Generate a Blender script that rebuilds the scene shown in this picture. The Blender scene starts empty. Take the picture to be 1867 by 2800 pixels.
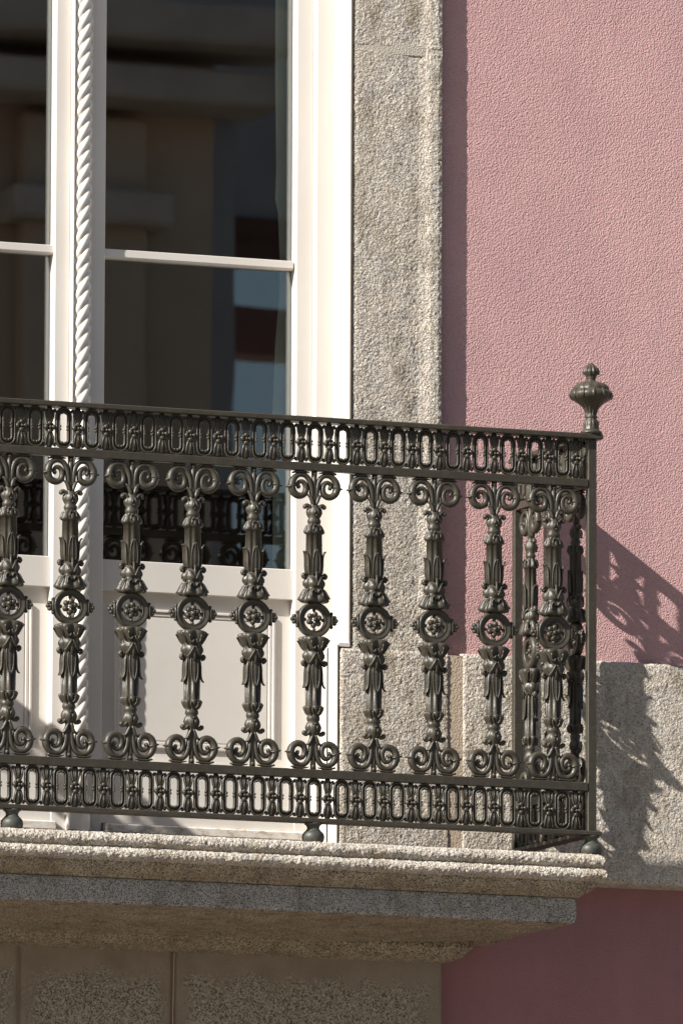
import bpy, bmesh, math, random
import numpy as np
from mathutils import Matrix, Vector

random.seed(7)
rng = np.random.default_rng(11)
scene = bpy.context.scene
coll = scene.collection
PI = math.pi

# ------------------------------------------------------------------ camera
cam_d = bpy.data.cameras.new("camera")
cam = bpy.data.objects.new("camera", cam_d)
coll.objects.link(cam)
scene.camera = cam
AZ, PITCH, ROLL, FPX = 0.378624, 0.135743, 0.003943, 29103.8
f = Vector((math.sin(AZ) * math.cos(PITCH), math.cos(AZ) * math.cos(PITCH), math.sin(PITCH)))
r0 = Vector((math.cos(AZ), -math.sin(AZ), 0))
u0 = r0.cross(f)
r1 = r0 * math.cos(ROLL) + u0 * math.sin(ROLL)
u1 = u0 * math.cos(ROLL) - r0 * math.sin(ROLL)
mw = Matrix((r1, u1, -f)).transposed().to_4x4()
mw.translation = Vector((-8.914636, -21.152101, -2.87182))
cam.matrix_world = mw
cam_d.sensor_fit = 'HORIZONTAL'
cam_d.sensor_width = 36.0
cam_d.lens = FPX / 1867.0 * 36.0
cam_d.clip_start = 0.5
cam_d.clip_end = 2000
cam_d.dof.use_dof = True
cam_d.dof.focus_distance = 22.95
cam_d.dof.aperture_fstop = 30.0

# ------------------------------------------------------------------ light
S = Vector((3.12, 1.0, -2.168)).normalized()          # direction the sunlight travels
el = math.asin(-S.z)
world = bpy.data.worlds.new("World")
scene.world = world
world.use_nodes = True
wn = world.node_tree
wn.nodes.clear()
sky = wn.nodes.new('ShaderNodeTexSky')
sky.sky_type = 'NISHITA'
sky.sun_disc = False
sky.sun_elevation = el
sky.sun_rotation = math.atan2(-S.x, -S.y)
sky.air_density = 1.0
sky.dust_density = 1.2
bg = wn.nodes.new('ShaderNodeBackground')
bg.inputs[1].default_value = 0.055
wo = wn.nodes.new('ShaderNodeOutputWorld')
wn.links.new(sky.outputs[0], bg.inputs[0])
wn.links.new(bg.outputs[0], wo.inputs[0])
sun_d = bpy.data.lights.new("sun", 'SUN')
sun_d.energy = 5.0
sun_d.angle = math.radians(0.5)
sun_d.color = (1.0, 0.955, 0.88)
sun = bpy.data.objects.new("sun", sun_d)
coll.objects.link(sun)
sun.rotation_euler = S.to_track_quat('-Z', 'Y').to_euler()
scene.view_settings.view_transform = 'Standard'
scene.view_settings.look = 'None'
scene.view_settings.gamma = 1
scene.view_settings.use_curve_mapping = False
scene.view_settings.exposure = 0.84

# ------------------------------------------------------------------ helpers
def noise3(x, y, z, seed=0):
    """smooth value noise in 0..1 on numpy arrays"""
    xi, yi, zi = np.floor(x).astype(np.int64), np.floor(y).astype(np.int64), np.floor(z).astype(np.int64)
    fx, fy, fz = x - xi, y - yi, z - zi
    fx, fy, fz = [t * t * (3 - 2 * t) for t in (fx, fy, fz)]
    def h(a, b, c):
        n = (a * 73856093) ^ (b * 19349663) ^ (c * 83492791) ^ (seed * 2654435)
        n = (n ^ (n >> 13)) * 1274126177
        n = n ^ (n >> 16)
        return (n & 0xffff) / 65535.0
    def l(a, b, t): return a + (b - a) * t
    c = [[[h(xi + i, yi + j, zi + k) for k in (0, 1)] for j in (0, 1)] for i in (0, 1)]
    return l(l(l(c[0][0][0], c[1][0][0], fx), l(c[0][1][0], c[1][1][0], fx), fy),
             l(l(c[0][0][1], c[1][0][1], fx), l(c[0][1][1], c[1][1][1], fx), fy), fz)

def rough(P, seed=0, wl=0.009):
    """bush-hammered relief, roughly -1..1"""
    p = P / wl
    a = noise3(p[..., 0], p[..., 1], p[..., 2], seed) * 2 - 1
    p = P / (wl * 0.5)
    b = noise3(p[..., 0], p[..., 1], p[..., 2], seed + 5) * 2 - 1
    p = P / (wl * 5)
    c = noise3(p[..., 0], p[..., 1], p[..., 2], seed + 9) * 2 - 1
    return 0.62 * a + 0.45 * b + 0.35 * c

def link(name, me, mat=None, parent=None, smooth=False, **props):
    if mat is not None:
        me.materials.append(mat)
    if smooth:
        me.polygons.foreach_set('use_smooth', [True] * len(me.polygons))
    o = bpy.data.objects.new(name, me)
    coll.objects.link(o)
    if parent is not None:
        o.parent = parent
    for k, v in props.items():
        o[k] = v
    return o

def mesh_from(name, V, F):
    me = bpy.data.meshes.new(name)
    me.from_pydata([tuple(map(float, v)) for v in V], [], [tuple(int(i) for i in q) for q in F])
    me.update()
    return me

def grid_mesh(name, P, wrap_u=False):
    """P (nu, nv, 3) -> quad mesh, fast"""
    nu, nv = P.shape[:2]
    i = np.arange(nu if wrap_u else nu - 1)
    j = np.arange(nv - 1)
    I, J = np.meshgrid(i, j, indexing='ij')
    I2 = (I + 1) % nu
    Q = np.stack([I * nv + J, I2 * nv + J, I2 * nv + J + 1, I * nv + J + 1], -1).reshape(-1, 4)
    me = bpy.data.meshes.new(name)
    me.vertices.add(nu * nv)
    me.vertices.foreach_set('co', P.reshape(-1).astype(np.float32))
    me.loops.add(Q.size)
    me.loops.foreach_set('vertex_index', Q.reshape(-1).astype(np.int32))
    me.polygons.add(len(Q))
    me.polygons.foreach_set('loop_start', np.arange(0, Q.size, 4, dtype=np.int32))
    me.update(calc_edges=True)
    me.validate()
    return me

def grid_normals(P):
    du = np.gradient(P, axis=0)
    dv = np.gradient(P, axis=1)
    n = np.cross(du, dv)
    n /= np.maximum(np.linalg.norm(n, axis=-1, keepdims=True), 1e-12)
    return n

class MB:
    """collects geometry that belongs to one mesh"""
    def __init__(self): self.V = []; self.F = []
    def add(self, V, F):
        b = len(self.V)
        self.V += [tuple(v) for v in V]
        self.F += [tuple(i + b for i in q) for q in F]
        return self
    def box(self, x0, x1, y0, y1, z0, z1, c=0.0):
        if c <= 0:
            V = [(x, y, z) for x in (x0, x1) for y in (y0, y1) for z in (z0, z1)]
            F = [(0, 1, 3, 2), (4, 6, 7, 5), (0, 4, 5, 1), (2, 3, 7, 6), (0, 2, 6, 4), (1, 5, 7, 3)]
            return self.add(V, F)
        bm = bmesh.new()
        for x in (x0, x1):
            for y in (y0, y1):
                for z in (z0, z1):
                    sx = c if x == x0 else -c; sy = c if y == y0 else -c; sz = c if z == z0 else -c
                    bm.verts.new((x, y + sy, z + sz)); bm.verts.new((x + sx, y, z + sz)); bm.verts.new((x + sx, y + sy, z))
        bmesh.ops.convex_hull(bm, input=bm.verts[:])
        bmesh.ops.dissolve_limit(bm, angle_limit=0.01, verts=bm.verts[:], edges=bm.edges[:])
        bm.verts.index_update()
        self.add([v.co[:] for v in bm.verts], [[v.index for v in fc.verts] for fc in bm.faces])
        bm.free()
        return self
    def ball(self, c, r, n=8, m=6):
        if not hasattr(r, '__len__'): r = (r, r, r)
        V = [(c[0], c[1], c[2] + r[2])]
        for i in range(1, m):
            a = PI * i / m
            for j in range(n):
                b = 2 * PI * j / n
                V.append((c[0] + r[0] * math.sin(a) * math.cos(b), c[1] + r[1] * math.sin(a) * math.sin(b), c[2] + r[2] * math.cos(a)))
        V.append((c[0], c[1], c[2] - r[2]))
        F = []
        for j in range(n):
            F.append((0, 1 + j, 1 + (j + 1) % n))
            for i in range(m - 2):
                a = 1 + i * n
                F.append((a + j, a + n + j, a + n + (j + 1) % n, a + (j + 1) % n))
            a = 1 + (m - 2) * n
            F.append((a + j, len(V) - 1, a + (j + 1) % n))
        return self.add(V, F)
    def sweep(self, path, aw, bw, ref=None, n=8, closed=False):
        """tube along path; aw = half width across, bw = half thickness along ref"""
        p = [Vector(q) for q in path]
        N = len(p)
        if not hasattr(aw, '__len__'): aw = [aw] * N
        if not hasattr(bw, '__len__'): bw = [bw] * N
        V = []
        for i in range(N):
            if closed: t = p[(i + 1) % N] - p[i - 1]
            else: t = p[min(i + 1, N - 1)] - p[max(i - 1, 0)]
            t.normalize()
            rf = Vector(ref) if ref is not None else Vector((0, 1, 0))
            w = t.cross(rf)
            if w.length < 1e-6: w = t.orthogonal()
            w.normalize()
            b = w.cross(t).normalized()
            for k in range(n):
                a = 2 * PI * (k + 0.5) / n
                V.append(p[i] + w * (aw[i] * math.cos(a)) + b * (bw[i] * math.sin(a)))
        F = []
        for i in range(N if closed else N - 1):
            j = (i + 1) % N
            for k in range(n):
                l = (k + 1) % n
                F.append((i * n + k, i * n + l, j * n + l, j * n + k))
        if not closed:
            F.append(tuple(range(n - 1, -1, -1)))
            F.append(tuple((N - 1) * n + k for k in range(n)))
        return self.add(V, F)
    def lathe(self, prof, n=24, lobes=8, c=(0, 0), sq=1.0, phase=0.0, caps=True):
        """prof: (r, z, amp)"""
        V = []
        for q in prof:
            r, z = q[0], q[1]; amp = q[2] if len(q) > 2 else 0; lb = q[3] if len(q) > 3 else lobes
            for k in range(n):
                a = 2 * PI * k / n
                m = 1 + amp * (2 * abs(math.cos(lb * a / 2 + phase)) - 1.2)
                V.append((c[0] + r * m * math.cos(a), c[1] + sq * r * m * math.sin(a), z))
        F = []
        up = prof[-1][1] > prof[0][1]
        for i in range(len(prof) - 1):
            for k in range(n):
                l = (k + 1) % n
                q = (i * n + k, i * n + l, (i + 1) * n + l, (i + 1) * n + k)
                F.append(q if up else q[::-1])
        if caps:
            a = tuple(range(n)); b = tuple((len(prof) - 1) * n + k for k in range(n))
            F.append(a[::-1] if up else a); F.append(b if up else b[::-1])
        return self.add(V, F)
    def mirror_z(self):
        b = len(self.V)
        self.V += [(x, y, -z) for x, y, z in self.V]
        self.F += [tuple(i + b for i in q[::-1]) for q in self.F[:]]
        return self
    def xf(self, fn):
        self.V = [fn(v) for v in self.V]; return self
    def flip(self):
        self.F = [q[::-1] for q in self.F]; return self
    def mesh(self, name): return mesh_from(name, self.V, self.F)
    def build(self, name, mat, parent=None, smooth=False, **k):
        return link(name, self.mesh(name), mat, parent, smooth, **k)

def smooth_curve(pts, n):
    """Catmull-Rom resample"""
    P = [Vector(p) for p in pts]
    P = [2 * P[0] - P[1]] + P + [2 * P[-1] - P[-2]]
    out = []
    seg = len(P) - 3
    for i in range(n):
        t = i / (n - 1) * seg
        k = min(int(t), seg - 1); t -= k
        a, b, c, d = P[k:k + 4]
        out.append(0.5 * ((2 * b) + (c - a) * t + (2 * a - 5 * b + 4 * c - d) * t * t + (3 * b - a - 3 * c + d) * t ** 3))
    return out

def lerp_list(v, n):
    return list(np.interp(np.linspace(0, len(v) - 1, n), np.arange(len(v)), v))

def empty(name, loc, label, cat, group=None):
    o = bpy.data.objects.new(name, None)
    coll.objects.link(o)
    o.location = loc
    o.empty_display_size = 0.05
    o['label'] = label; o['category'] = cat
    if group: o['group'] = group
    return o

def copy_tree(o, parent=None, loc=None, rotz=None, smat=None):
    c = o.copy(); coll.objects.link(c)
    if parent is not None:
        c.parent = parent
    if loc is not None: c.location = loc
    if rotz is not None: c.rotation_euler = (0, 0, rotz)
    for ch in list(o.children):
        copy_tree(ch, c)
    return c

# ------------------------------------------------------------------ materials
def new_mat(name):
    m = bpy.data.materials.new(name); m.use_nodes = True
    nt = m.node_tree
    b = nt.nodes['Principled BSDF']
    return m, nt, b

def N(nt, t, **k):
    n = nt.nodes.new(t)
    for a, v in k.items():
        if a in n.inputs: n.inputs[a].default_value = v
        else: setattr(n, a, v)
    return n

def coords(nt, scale=(1, 1, 1)):
    g = N(nt, 'ShaderNodeNewGeometry')          # world position, in metres
    mp = N(nt, 'ShaderNodeMapping')
    mp.inputs['Scale'].default_value = scale
    nt.links.new(g.outputs['Position'], mp.inputs['Vector'])
    return mp.outputs[0]

def ramp(nt, src, stops):
    r = N(nt, 'ShaderNodeValToRGB')
    e = r.color_ramp.elements
    while len(e) < len(stops): e.new(0.5)
    for i, (p, c) in enumerate(stops):
        e[i].position = p; e[i].color = (*c, 1)
    nt.links.new(src, r.inputs[0])
    return r.outputs[0]

def noise_tex(nt, co, scale, detail=3, rough_=0.55):
    n = N(nt, 'ShaderNodeTexNoise'); n.inputs['Scale'].default_value = scale
    n.inputs['Detail'].default_value = detail; n.inputs['Roughness'].default_value = rough_
    nt.links.new(co, n.inputs['Vector'])
    return n.outputs['Fac']

def mixc(nt, fac, a, b, mode='MIX'):
    m = N(nt, 'ShaderNodeMix', data_type='RGBA', blend_type=mode)
    for s, v in ((0, fac), (6, a), (7, b)):
        if isinstance(v, (int, float)): m.inputs[s].default_value = v
        elif isinstance(v, tuple): m.inputs[s].default_value = (*v, 1)
        else: nt.links.new(v, m.inputs[s])
    return m.outputs[2]

def bump(nt, h, strength, dist, prev=None):
    b = N(nt, 'ShaderNodeBump'); b.inputs['Strength'].default_value = strength; b.inputs['Distance'].default_value = dist
    nt.links.new(h, b.inputs['Height'])
    if prev is not None: nt.links.new(prev, b.inputs['Normal'])
    return b.outputs[0]

def granite(name, light=(0.67, 0.62, 0.55), mid=(0.50, 0.445, 0.375), dark=(0.085, 0.08, 0.078), stain=(0.42, 0.33, 0.22), stain_amt=0.45, darks=0.415, bmp=1.0):
    m, nt, b = new_mat(name)
    co = coords(nt)
    v = N(nt, 'ShaderNodeTexVoronoi'); v.inputs['Scale'].default_value = 230; nt.links.new(co, v.inputs['Vector'])
    sep = N(nt, 'ShaderNodeSeparateColor'); nt.links.new(v.outputs['Color'], sep.inputs[0])
    base = ramp(nt, sep.outputs[0], [(0.0, mid), (0.45, light), (0.8, tuple(min(1, c * 1.12) for c in light)), (1.0, (0.5, 0.40, 0.33))])
    # dark mica clusters
    n1 = noise_tex(nt, co, 330, 3, 0.6)
    spots = ramp(nt, n1, [(darks - 0.035, (1, 1, 1)), (darks + 0.02, (0, 0, 0))])
    base = mixc(nt, spots, base, dark)
    # broad warm/grey variation
    n2 = noise_tex(nt, co, 9, 5, 0.65)
    st = ramp(nt, n2, [(0.42, (0, 0, 0)), (0.68, (stain_amt,) * 3)])
    base = mixc(nt, st, base, mixc(nt, 0.6, base, stain))
    n3 = noise_tex(nt, co, 38, 3, 0.6)
    var = ramp(nt, n3, [(0.3, (0.84, 0.85, 0.88)), (0.7, (1.06, 1.04, 1.0))])
    base = mixc(nt, 1.0, base, var, 'MULTIPLY')
    # soot and damp patches, stretched downwards
    soot = ramp(nt, noise_tex(nt, coords(nt, (9, 9, 4)), 2.2, 6, 0.72), [(0.50, (1, 1, 1)), (0.66, (0.66, 0.63, 0.58))])
    base = mixc(nt, 1.0, base, soot, 'MULTIPLY')
    nt.links.new(base, b.inputs['Base Color'])
    b.inputs['Roughness'].default_value = 0.82
    h1 = noise_tex(nt, co, 260, 4, 0.65)
    v2 = N(nt, 'ShaderNodeTexVoronoi'); v2.inputs['Scale'].default_value = 210; nt.links.new(co, v2.inputs['Vector'])
    nrm = bump(nt, v2.outputs['Distance'], 0.55 * bmp, 0.0035, bump(nt, h1, 0.95 * bmp, 0.0050))
    nt.links.new(nrm, b.inputs['Normal'])
    return m

M_GRAN = granite('granite_bush_hammered')
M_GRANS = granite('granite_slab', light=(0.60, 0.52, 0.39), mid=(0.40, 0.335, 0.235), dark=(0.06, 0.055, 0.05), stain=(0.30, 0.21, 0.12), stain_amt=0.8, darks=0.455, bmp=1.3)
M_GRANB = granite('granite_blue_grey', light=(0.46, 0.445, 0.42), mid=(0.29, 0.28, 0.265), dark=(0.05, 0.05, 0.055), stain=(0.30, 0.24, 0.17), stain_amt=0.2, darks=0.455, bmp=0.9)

def stucco(name, col, bmp=1.0, sc=320):
    m, nt, b = new_mat(name)
    co = coords(nt)
    n = noise_tex(nt, co, 7, 4, 0.6)
    n0 = noise_tex(nt, co, 1.7, 3, 0.5)
    c1 = ramp(nt, n, [(0.3, tuple(c * 0.94 for c in col)), (0.7, tuple(c * 1.04 for c in col))])
    c2 = ramp(nt, n0, [(0.3, (0.95, 0.95, 0.96)), (0.7, (1.03, 1.03, 1.02))])
    streak = noise_tex(nt, coords(nt, (14, 14, 0.9)), 1.6, 4, 0.6)
    c3 = ramp(nt, streak, [(0.32, (0.945, 0.95, 0.96)), (0.55, (1.0, 1.0, 1.0))])
    pits = ramp(nt, noise_tex(nt, co, 420, 2, 0.6), [(0.30, (0.62, 0.62, 0.64)), (0.42, (1.0, 1.0, 1.0))])
    cc = mixc(nt, 1.0, mixc(nt, 1.0, c1, c2, 'MULTIPLY'), c3, 'MULTIPLY')
    nt.links.new(mixc(nt, 1.0, cc, pits, 'MULTIPLY'), b.inputs['Base Color'])
    b.inputs['Roughness'].default_value = 0.9
    h = noise_tex(nt, co, sc, 1.5, 0.5)
    nt.links.new(bump(nt, h, 0.85 * bmp, 0.0038), b.inputs['Normal'])
    return m
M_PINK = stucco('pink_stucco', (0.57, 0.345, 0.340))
M_PINK_SHADE = stucco('pink_stucco_shaded', (0.35, 0.172, 0.180), 0.5, 230)  # darker copy of the pink stucco: lower wall's shade put into the colour
M_MORTAR = stucco('lime_mortar', (0.50, 0.40, 0.30), 0.6, 260)
M_MORTG = stucco('grey_mortar', (0.50, 0.45, 0.385), 0.8, 300)
M_MORTARD = stucco('weathered_mortar', (0.30, 0.235, 0.17), 0.5, 200)

def paint_white():
    m, nt, b = new_mat('cream_paint')
    co = coords(nt)
    n = noise_tex(nt, co, 5, 4, 0.6)
    base = ramp(nt, n, [(0.3, (0.63, 0.59, 0.545)), (0.75, (0.68, 0.645, 0.60))])
    d = noise_tex(nt, co, 60, 5, 0.75)
    dirt = ramp(nt, d, [(0.70, (0, 0, 0)), (0.80, (0.35, 0.35, 0.35))])
    base = mixc(nt, dirt, base, (0.42, 0.33, 0.22))
    nt.links.new(base, b.inputs['Base Color'])
    b.inputs['Roughness'].default_value = 0.45
    h = noise_tex(nt, co, 420, 2)
    nt.links.new(bump(nt, h, 0.12, 0.0006), b.inputs['Normal'])
    return m
M_CREAM = paint_white()

def worn_sill():
    m, nt, b = new_mat('worn_white_sill')
    co = coords(nt, (1, 1, 2))
    n = noise_tex(nt, co, 45, 5, 0.7)
    base = ramp(nt, n, [(0.35, (0.40, 0.33, 0.25)), (0.5, (0.66, 0.61, 0.55)), (0.7, (0.76, 0.72, 0.66))])
    nt.links.new(base, b.inputs['Base Color'])
    b.inputs['Roughness'].default_value = 0.6
    return m
M_SILL = worn_sill()

def iron():
    m, nt, b = new_mat('painted_cast_iron')
    co = coords(nt)
    n = noise_tex(nt, co, 55, 4, 0.65)
    base = ramp(nt, n, [(0.3, (0.036, 0.031, 0.023)), (0.55, (0.047, 0.041, 0.030)), (0.8, (0.066, 0.056, 0.041))])
    g = N(nt, 'ShaderNodeNewGeometry'); sz = N(nt, 'ShaderNodeSeparateXYZ'); nt.links.new(g.outputs['Normal'], sz.inputs[0])
    up = N(nt, 'ShaderNodeMath', operation='MULTIPLY'); nt.links.new(sz.outputs[2], up.inputs[0]); nt.links.new(noise_tex(nt, co, 90, 4, 0.7), up.inputs[1])
    du = ramp(nt, up.outputs[0], [(0.22, (0, 0, 0)), (0.65, (0.35,) * 3)])
    base = mixc(nt, du, base, (0.13, 0.108, 0.075))
    rust = ramp(nt, noise_tex(nt, co, 26, 5, 0.75), [(0.66, (0, 0, 0)), (0.74, (0.35,) * 3)])
    base = mixc(nt, rust, base, (0.12, 0.075, 0.04))
    nt.links.new(base, b.inputs['Base Color'])
    rr = ramp(nt, noise_tex(nt, co, 120, 3), [(0.3, (0.34,) * 3), (0.7, (0.50,) * 3)])
    nt.links.new(rr, b.inputs['Roughness'])
    b.inputs['Specular IOR Level'].default_value = 0.45
    h = noise_tex(nt, co, 240, 4, 0.6)
    nt.links.new(bump(nt, h, 0.45, 0.0016), b.inputs['Normal'])
    return m
M_IRON = iron()

def simple(name, col, rough_=0.7, sc=12, var=0.15):
    m, nt, b = new_mat(name)
    co = coords(nt)
    n = noise_tex(nt, co, sc, 4, 0.6)
    nt.links.new(ramp(nt, n, [(0.3, tuple(c * (1 - var) for c in col)), (0.7, tuple(c * (1 + var) for c in col))]), b.inputs['Base Color'])
    b.inputs['Roughness'].default_value = rough_
    return m
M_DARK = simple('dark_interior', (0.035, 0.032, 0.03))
M_GASKET = simple('dark_joint', (0.11, 0.085, 0.062))
M_CURTAIN = simple('pale_curtain', (0.78, 0.82, 0.68), 0.9, 30, 0.06)
M_GREENF = simple('inner_frame', (0.74, 0.82, 0.74), 0.5)

def glass():
    m = bpy.data.materials.new('window_glass'); m.use_nodes = True
    nt = m.node_tree; nt.nodes.clear()
    fr = N(nt, 'ShaderNodeFresnel'); fr.inputs['IOR'].default_value = 1.5
    ml = N(nt, 'ShaderNodeMath', operation='MULTIPLY_ADD'); ml.inputs[1].default_value = 1.1; ml.inputs[2].default_value = 0.085
    nt.links.new(fr.outputs[0], ml.inputs[0])
    tr = N(nt, 'ShaderNodeBsdfTransparent'); tr.inputs[0].default_value = (0.95, 0.98, 0.955, 1)
    gl = N(nt, 'ShaderNodeBsdfGlossy'); gl.inputs['Roughness'].default_value = 0.0
    gl.inputs['Color'].default_value = (0.95, 0.97, 1.0, 1)
    co = coords(nt)
    nt.links.new(bump(nt, noise_tex(nt, co, 5, 1), 0.02, 0.0015), gl.inputs['Normal'])
    mx = N(nt, 'ShaderNodeMixShader')
    nt.links.new(ml.outputs[0], mx.inputs[0]); nt.links.new(tr.outputs[0], mx.inputs[1]); nt.links.new(gl.outputs[0], mx.inputs[2])
    o = N(nt, 'ShaderNodeOutputMaterial'); nt.links.new(mx.outputs[0], o.inputs[0])
    return m
M_GLASS = glass()

# ------------------------------------------------------------------ reference planes (metres)
Y_WALL, Y_PIL, Y_PLI, Y_LOW, Y_SUR = 0.4606, 0.437, 0.4335, 0.505, 0.448
Y_FRAME, Y_STILE, Y_RAIL, Y_GLASS = 0.532, 0.553, 0.566, 0.581
XC = -0.893            # middle of the doorway
GROUND = -4.45

# ------------------------------------------------------------------ ground
gm = MB().box(-150, 150, -150, 2, GROUND - 0.3, GROUND)
M_PAVE = simple('street_paving', (0.19, 0.17, 0.14), 0.9, 3)
gm.build('street', M_PAVE, kind='structure')

# ------------------------------------------------------------------ the pink building
fac = empty('pink_building', (3, Y_LOW, GROUND), 'pink stucco building wall lit by grazing sun beside the granite door surround', 'building')
def Pm(o, parent):    # keep world coordinates for children
    o.parent = parent
    o.matrix_parent_inverse = Matrix.Translation(parent.location).inverted()
    return o
def MBp(mb, name, mat, parent, smooth=False, **k):
    o = mb.build(name, mat, None, smooth, **k); return Pm(o, parent)

MBp(MB().box(-0.10, 6.0, Y_WALL, 0.95, -0.06, 5.0), 'upper_wall', M_PINK, fac)
MBp(MB().box(-8.0, -1.70, Y_WALL, 0.95, -0.06, 5.0), 'upper_wall', M_PINK, fac)
MBp(MB().box(-1.70, -0.10, Y_WALL, 0.95, 2.2, 5.0), 'wall_above_door', M_PINK, fac)
MBp(MB().box(-0.30, 6.0, Y_LOW, 1.0, GROUND, -0.488), 'lower_wall', M_PINK_SHADE, fac)
MBp(MB().box(-8.0, -1.50, Y_LOW, 1.0, GROUND, -0.488), 'lower_wall', M_PINK_SHADE, fac)
# dark room behind the door
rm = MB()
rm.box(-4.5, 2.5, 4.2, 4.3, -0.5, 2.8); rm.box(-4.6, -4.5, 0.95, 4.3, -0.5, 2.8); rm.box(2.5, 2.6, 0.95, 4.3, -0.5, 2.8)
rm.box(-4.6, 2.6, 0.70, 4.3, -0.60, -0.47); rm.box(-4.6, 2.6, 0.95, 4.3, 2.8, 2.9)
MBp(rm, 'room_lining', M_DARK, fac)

# ------------------------------------------------------------------ rough stone generators
def strip(vals, step):
    out = [vals[0]]
    for a, b in zip(vals[:-1], vals[1:]):
        n = max(1, int(math.ceil(abs(b - a) / step)))
        out += [a + (b - a) * k / n for k in range(1, n + 1)]
    return np.array(out)

def resample(prof, step):
    P = np.array(prof, float)
    out = [P[0]]
    for a, b in zip(P[:-1], P[1:]):
        n = max(1, int(math.ceil(np.linalg.norm(b - a) / step)))
        for k in range(1, n + 1): out.append(a + (b - a) * k / n)
    return np.array(out)

def displaced(name, P, amp, seed, mat, parent, wl=0.009, nsign=1, ampf=None):
    n = grid_normals(P) * nsign
    d = rough(P, seed, wl) * amp
    if ampf is not None: d = d * ampf
    P2 = P + n * d[..., None]
    me = grid_mesh(name, P2)
    o = link(name, me, mat, None, True)
    return Pm(o, parent)

# vertical jamb stones: profile in plan (x, y), extruded in z
def jamb(name, prof, z0, z1, parent, seed, amp=0.0012, rnd=0.005):
    pr = resample(prof, 0.0019)
    zs = strip([z0, z1], 0.0020)
    P = np.zeros((len(pr), len(zs), 3))
    P[..., 0] = pr[:, 0][:, None]; P[..., 1] = pr[:, 1][:, None]; P[..., 2] = zs[None, :]
    # rounded ends
    e = np.minimum(zs - z0, z1 - zs)
    back = np.where(e < rnd, (1 - np.sqrt(np.clip(1 - (1 - e / rnd) ** 2, 0, 1))) * rnd, 0)
    P[..., 1] += back[None, :]
    me_n = displaced(name, P, amp, seed, M_GRAN, parent, wl=0.0056)
    return me_n

sur = empty('door_surround', (-0.2, 0.47, -0.48), 'rough granite jamb framing the right side of the tall cream door', 'door surround')
pil_prof = [(-0.303, 0.540), (-0.303, 0.447), (-0.2985, 0.4410), (-0.290, 0.4393), (-0.18, 0.4410), (-0.143, 0.4425), (-0.128, 0.4400),
            (-0.116, 0.4368), (-0.098, 0.4364), (-0.0885, 0.4385), (-0.0860, 0.443), (-0.0855, 0.475)]
jamb('jamb_stone', pil_prof, -0.006, 1.345, sur, 3)
jamb('jamb_stone', pil_prof, 1.3505, 2.2, sur, 4)
MBp(MB().box(-0.2985, -0.0885, 0.4402, 0.539, 1.336, 1.360).box(-0.1250, -0.0878, 0.4378, 0.445, 1.337, 1.359, 0.001), 'mortar_joint', M_MORTG, sur)
# mirrored jamb on the far side of the doorway (outside the frame to the left)
jm = [(2 * XC - x, y) for x, y in pil_prof][::-1]
def plain_jamb(z0, z1):
    n = len(jm); V = [(x, y, z0) for x, y in jm] + [(x, y, z1) for x, y in jm]
    return MB().add(V, [(i, i + 1, n + i + 1, n + i) for i in range(n - 1)])
MBp(plain_jamb(-0.48, 2.2), 'jamb_stone', M_GRAN, sur)
MBp(MB().box(2 * XC + 0.085, -0.085, 0.434, 0.60, 2.2, 2.45, 0.004), 'lintel_stone', M_GRAN, sur)

# plinth course
pli = empty('plinth_course', (0.2, 0.45, -0.46), 'rough pale granite plinth band behind the balcony end with railing shadows', 'stone band')
def plinth_block(name, x0, x1, seed, top=0.002, returnleft=False):
    prof = [(0.60, 0.0 + top), (0.444, top), (0.4385, top - 0.002), (0.4347, top - 0.007), (0.4335, top - 0.016), (0.4335, -0.483),
            (0.4350, -0.4905), (0.4400, -0.4945), (0.452, -0.4960), (0.52, -0.4975)]
    pr = resample(prof, 0.0020)
    xs = strip([x0, min(x1, 0.62)], 0.0020)
    if x1 > 0.62: xs = np.concatenate([xs, strip([0.62, x1], 0.05)[1:]])
    P = np.zeros((len(xs), len(pr), 3))
    P[..., 0] = xs[:, None]; P[..., 1] = pr[:, 0][None]; P[..., 2] = pr[:, 1][None]
    e = np.minimum(xs - x0, x1 - xs); rnd = 0.010
    back = np.where(e < rnd, (1 - np.sqrt(np.clip(1 - (1 - e / rnd) ** 2, 0, 1))) * rnd, 0)
    P[..., 1] += back[:, None] * (pr[:, 0] < 0.50)[None]
    fade = np.clip((0.56 - pr[:, 0]) / 0.1, 0.15, 1)[None, :] * np.ones((len(xs), 1))
    return displaced(name, P, 0.0014, seed, M_GRAN, pli, 0.0055, nsign=-1, ampf=fade)
plinth_block('plinth_stone', -0.330, -0.0665, 21)
plinth_block('plinth_stone', -0.0395, 1.6, 22)
plinth_block('plinth_stone', 1.62, 5.9, 23)
MBp(MB().box(-0.070, -0.036, 0.4365, 0.60, -0.485, -0.004), 'mortar_joint', M_MORTAR, pli)
MBp(MB().box(-0.329, 5.9, 0.452, 0.66, -0.49, -0.004), 'plinth_core', M_MORTARD, pli)
MBp(MB().box(-0.332, -0.3285, 0.448, 0.60, -0.47, -0.002), 'plinth_reveal', M_GRAN, pli)

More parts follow.
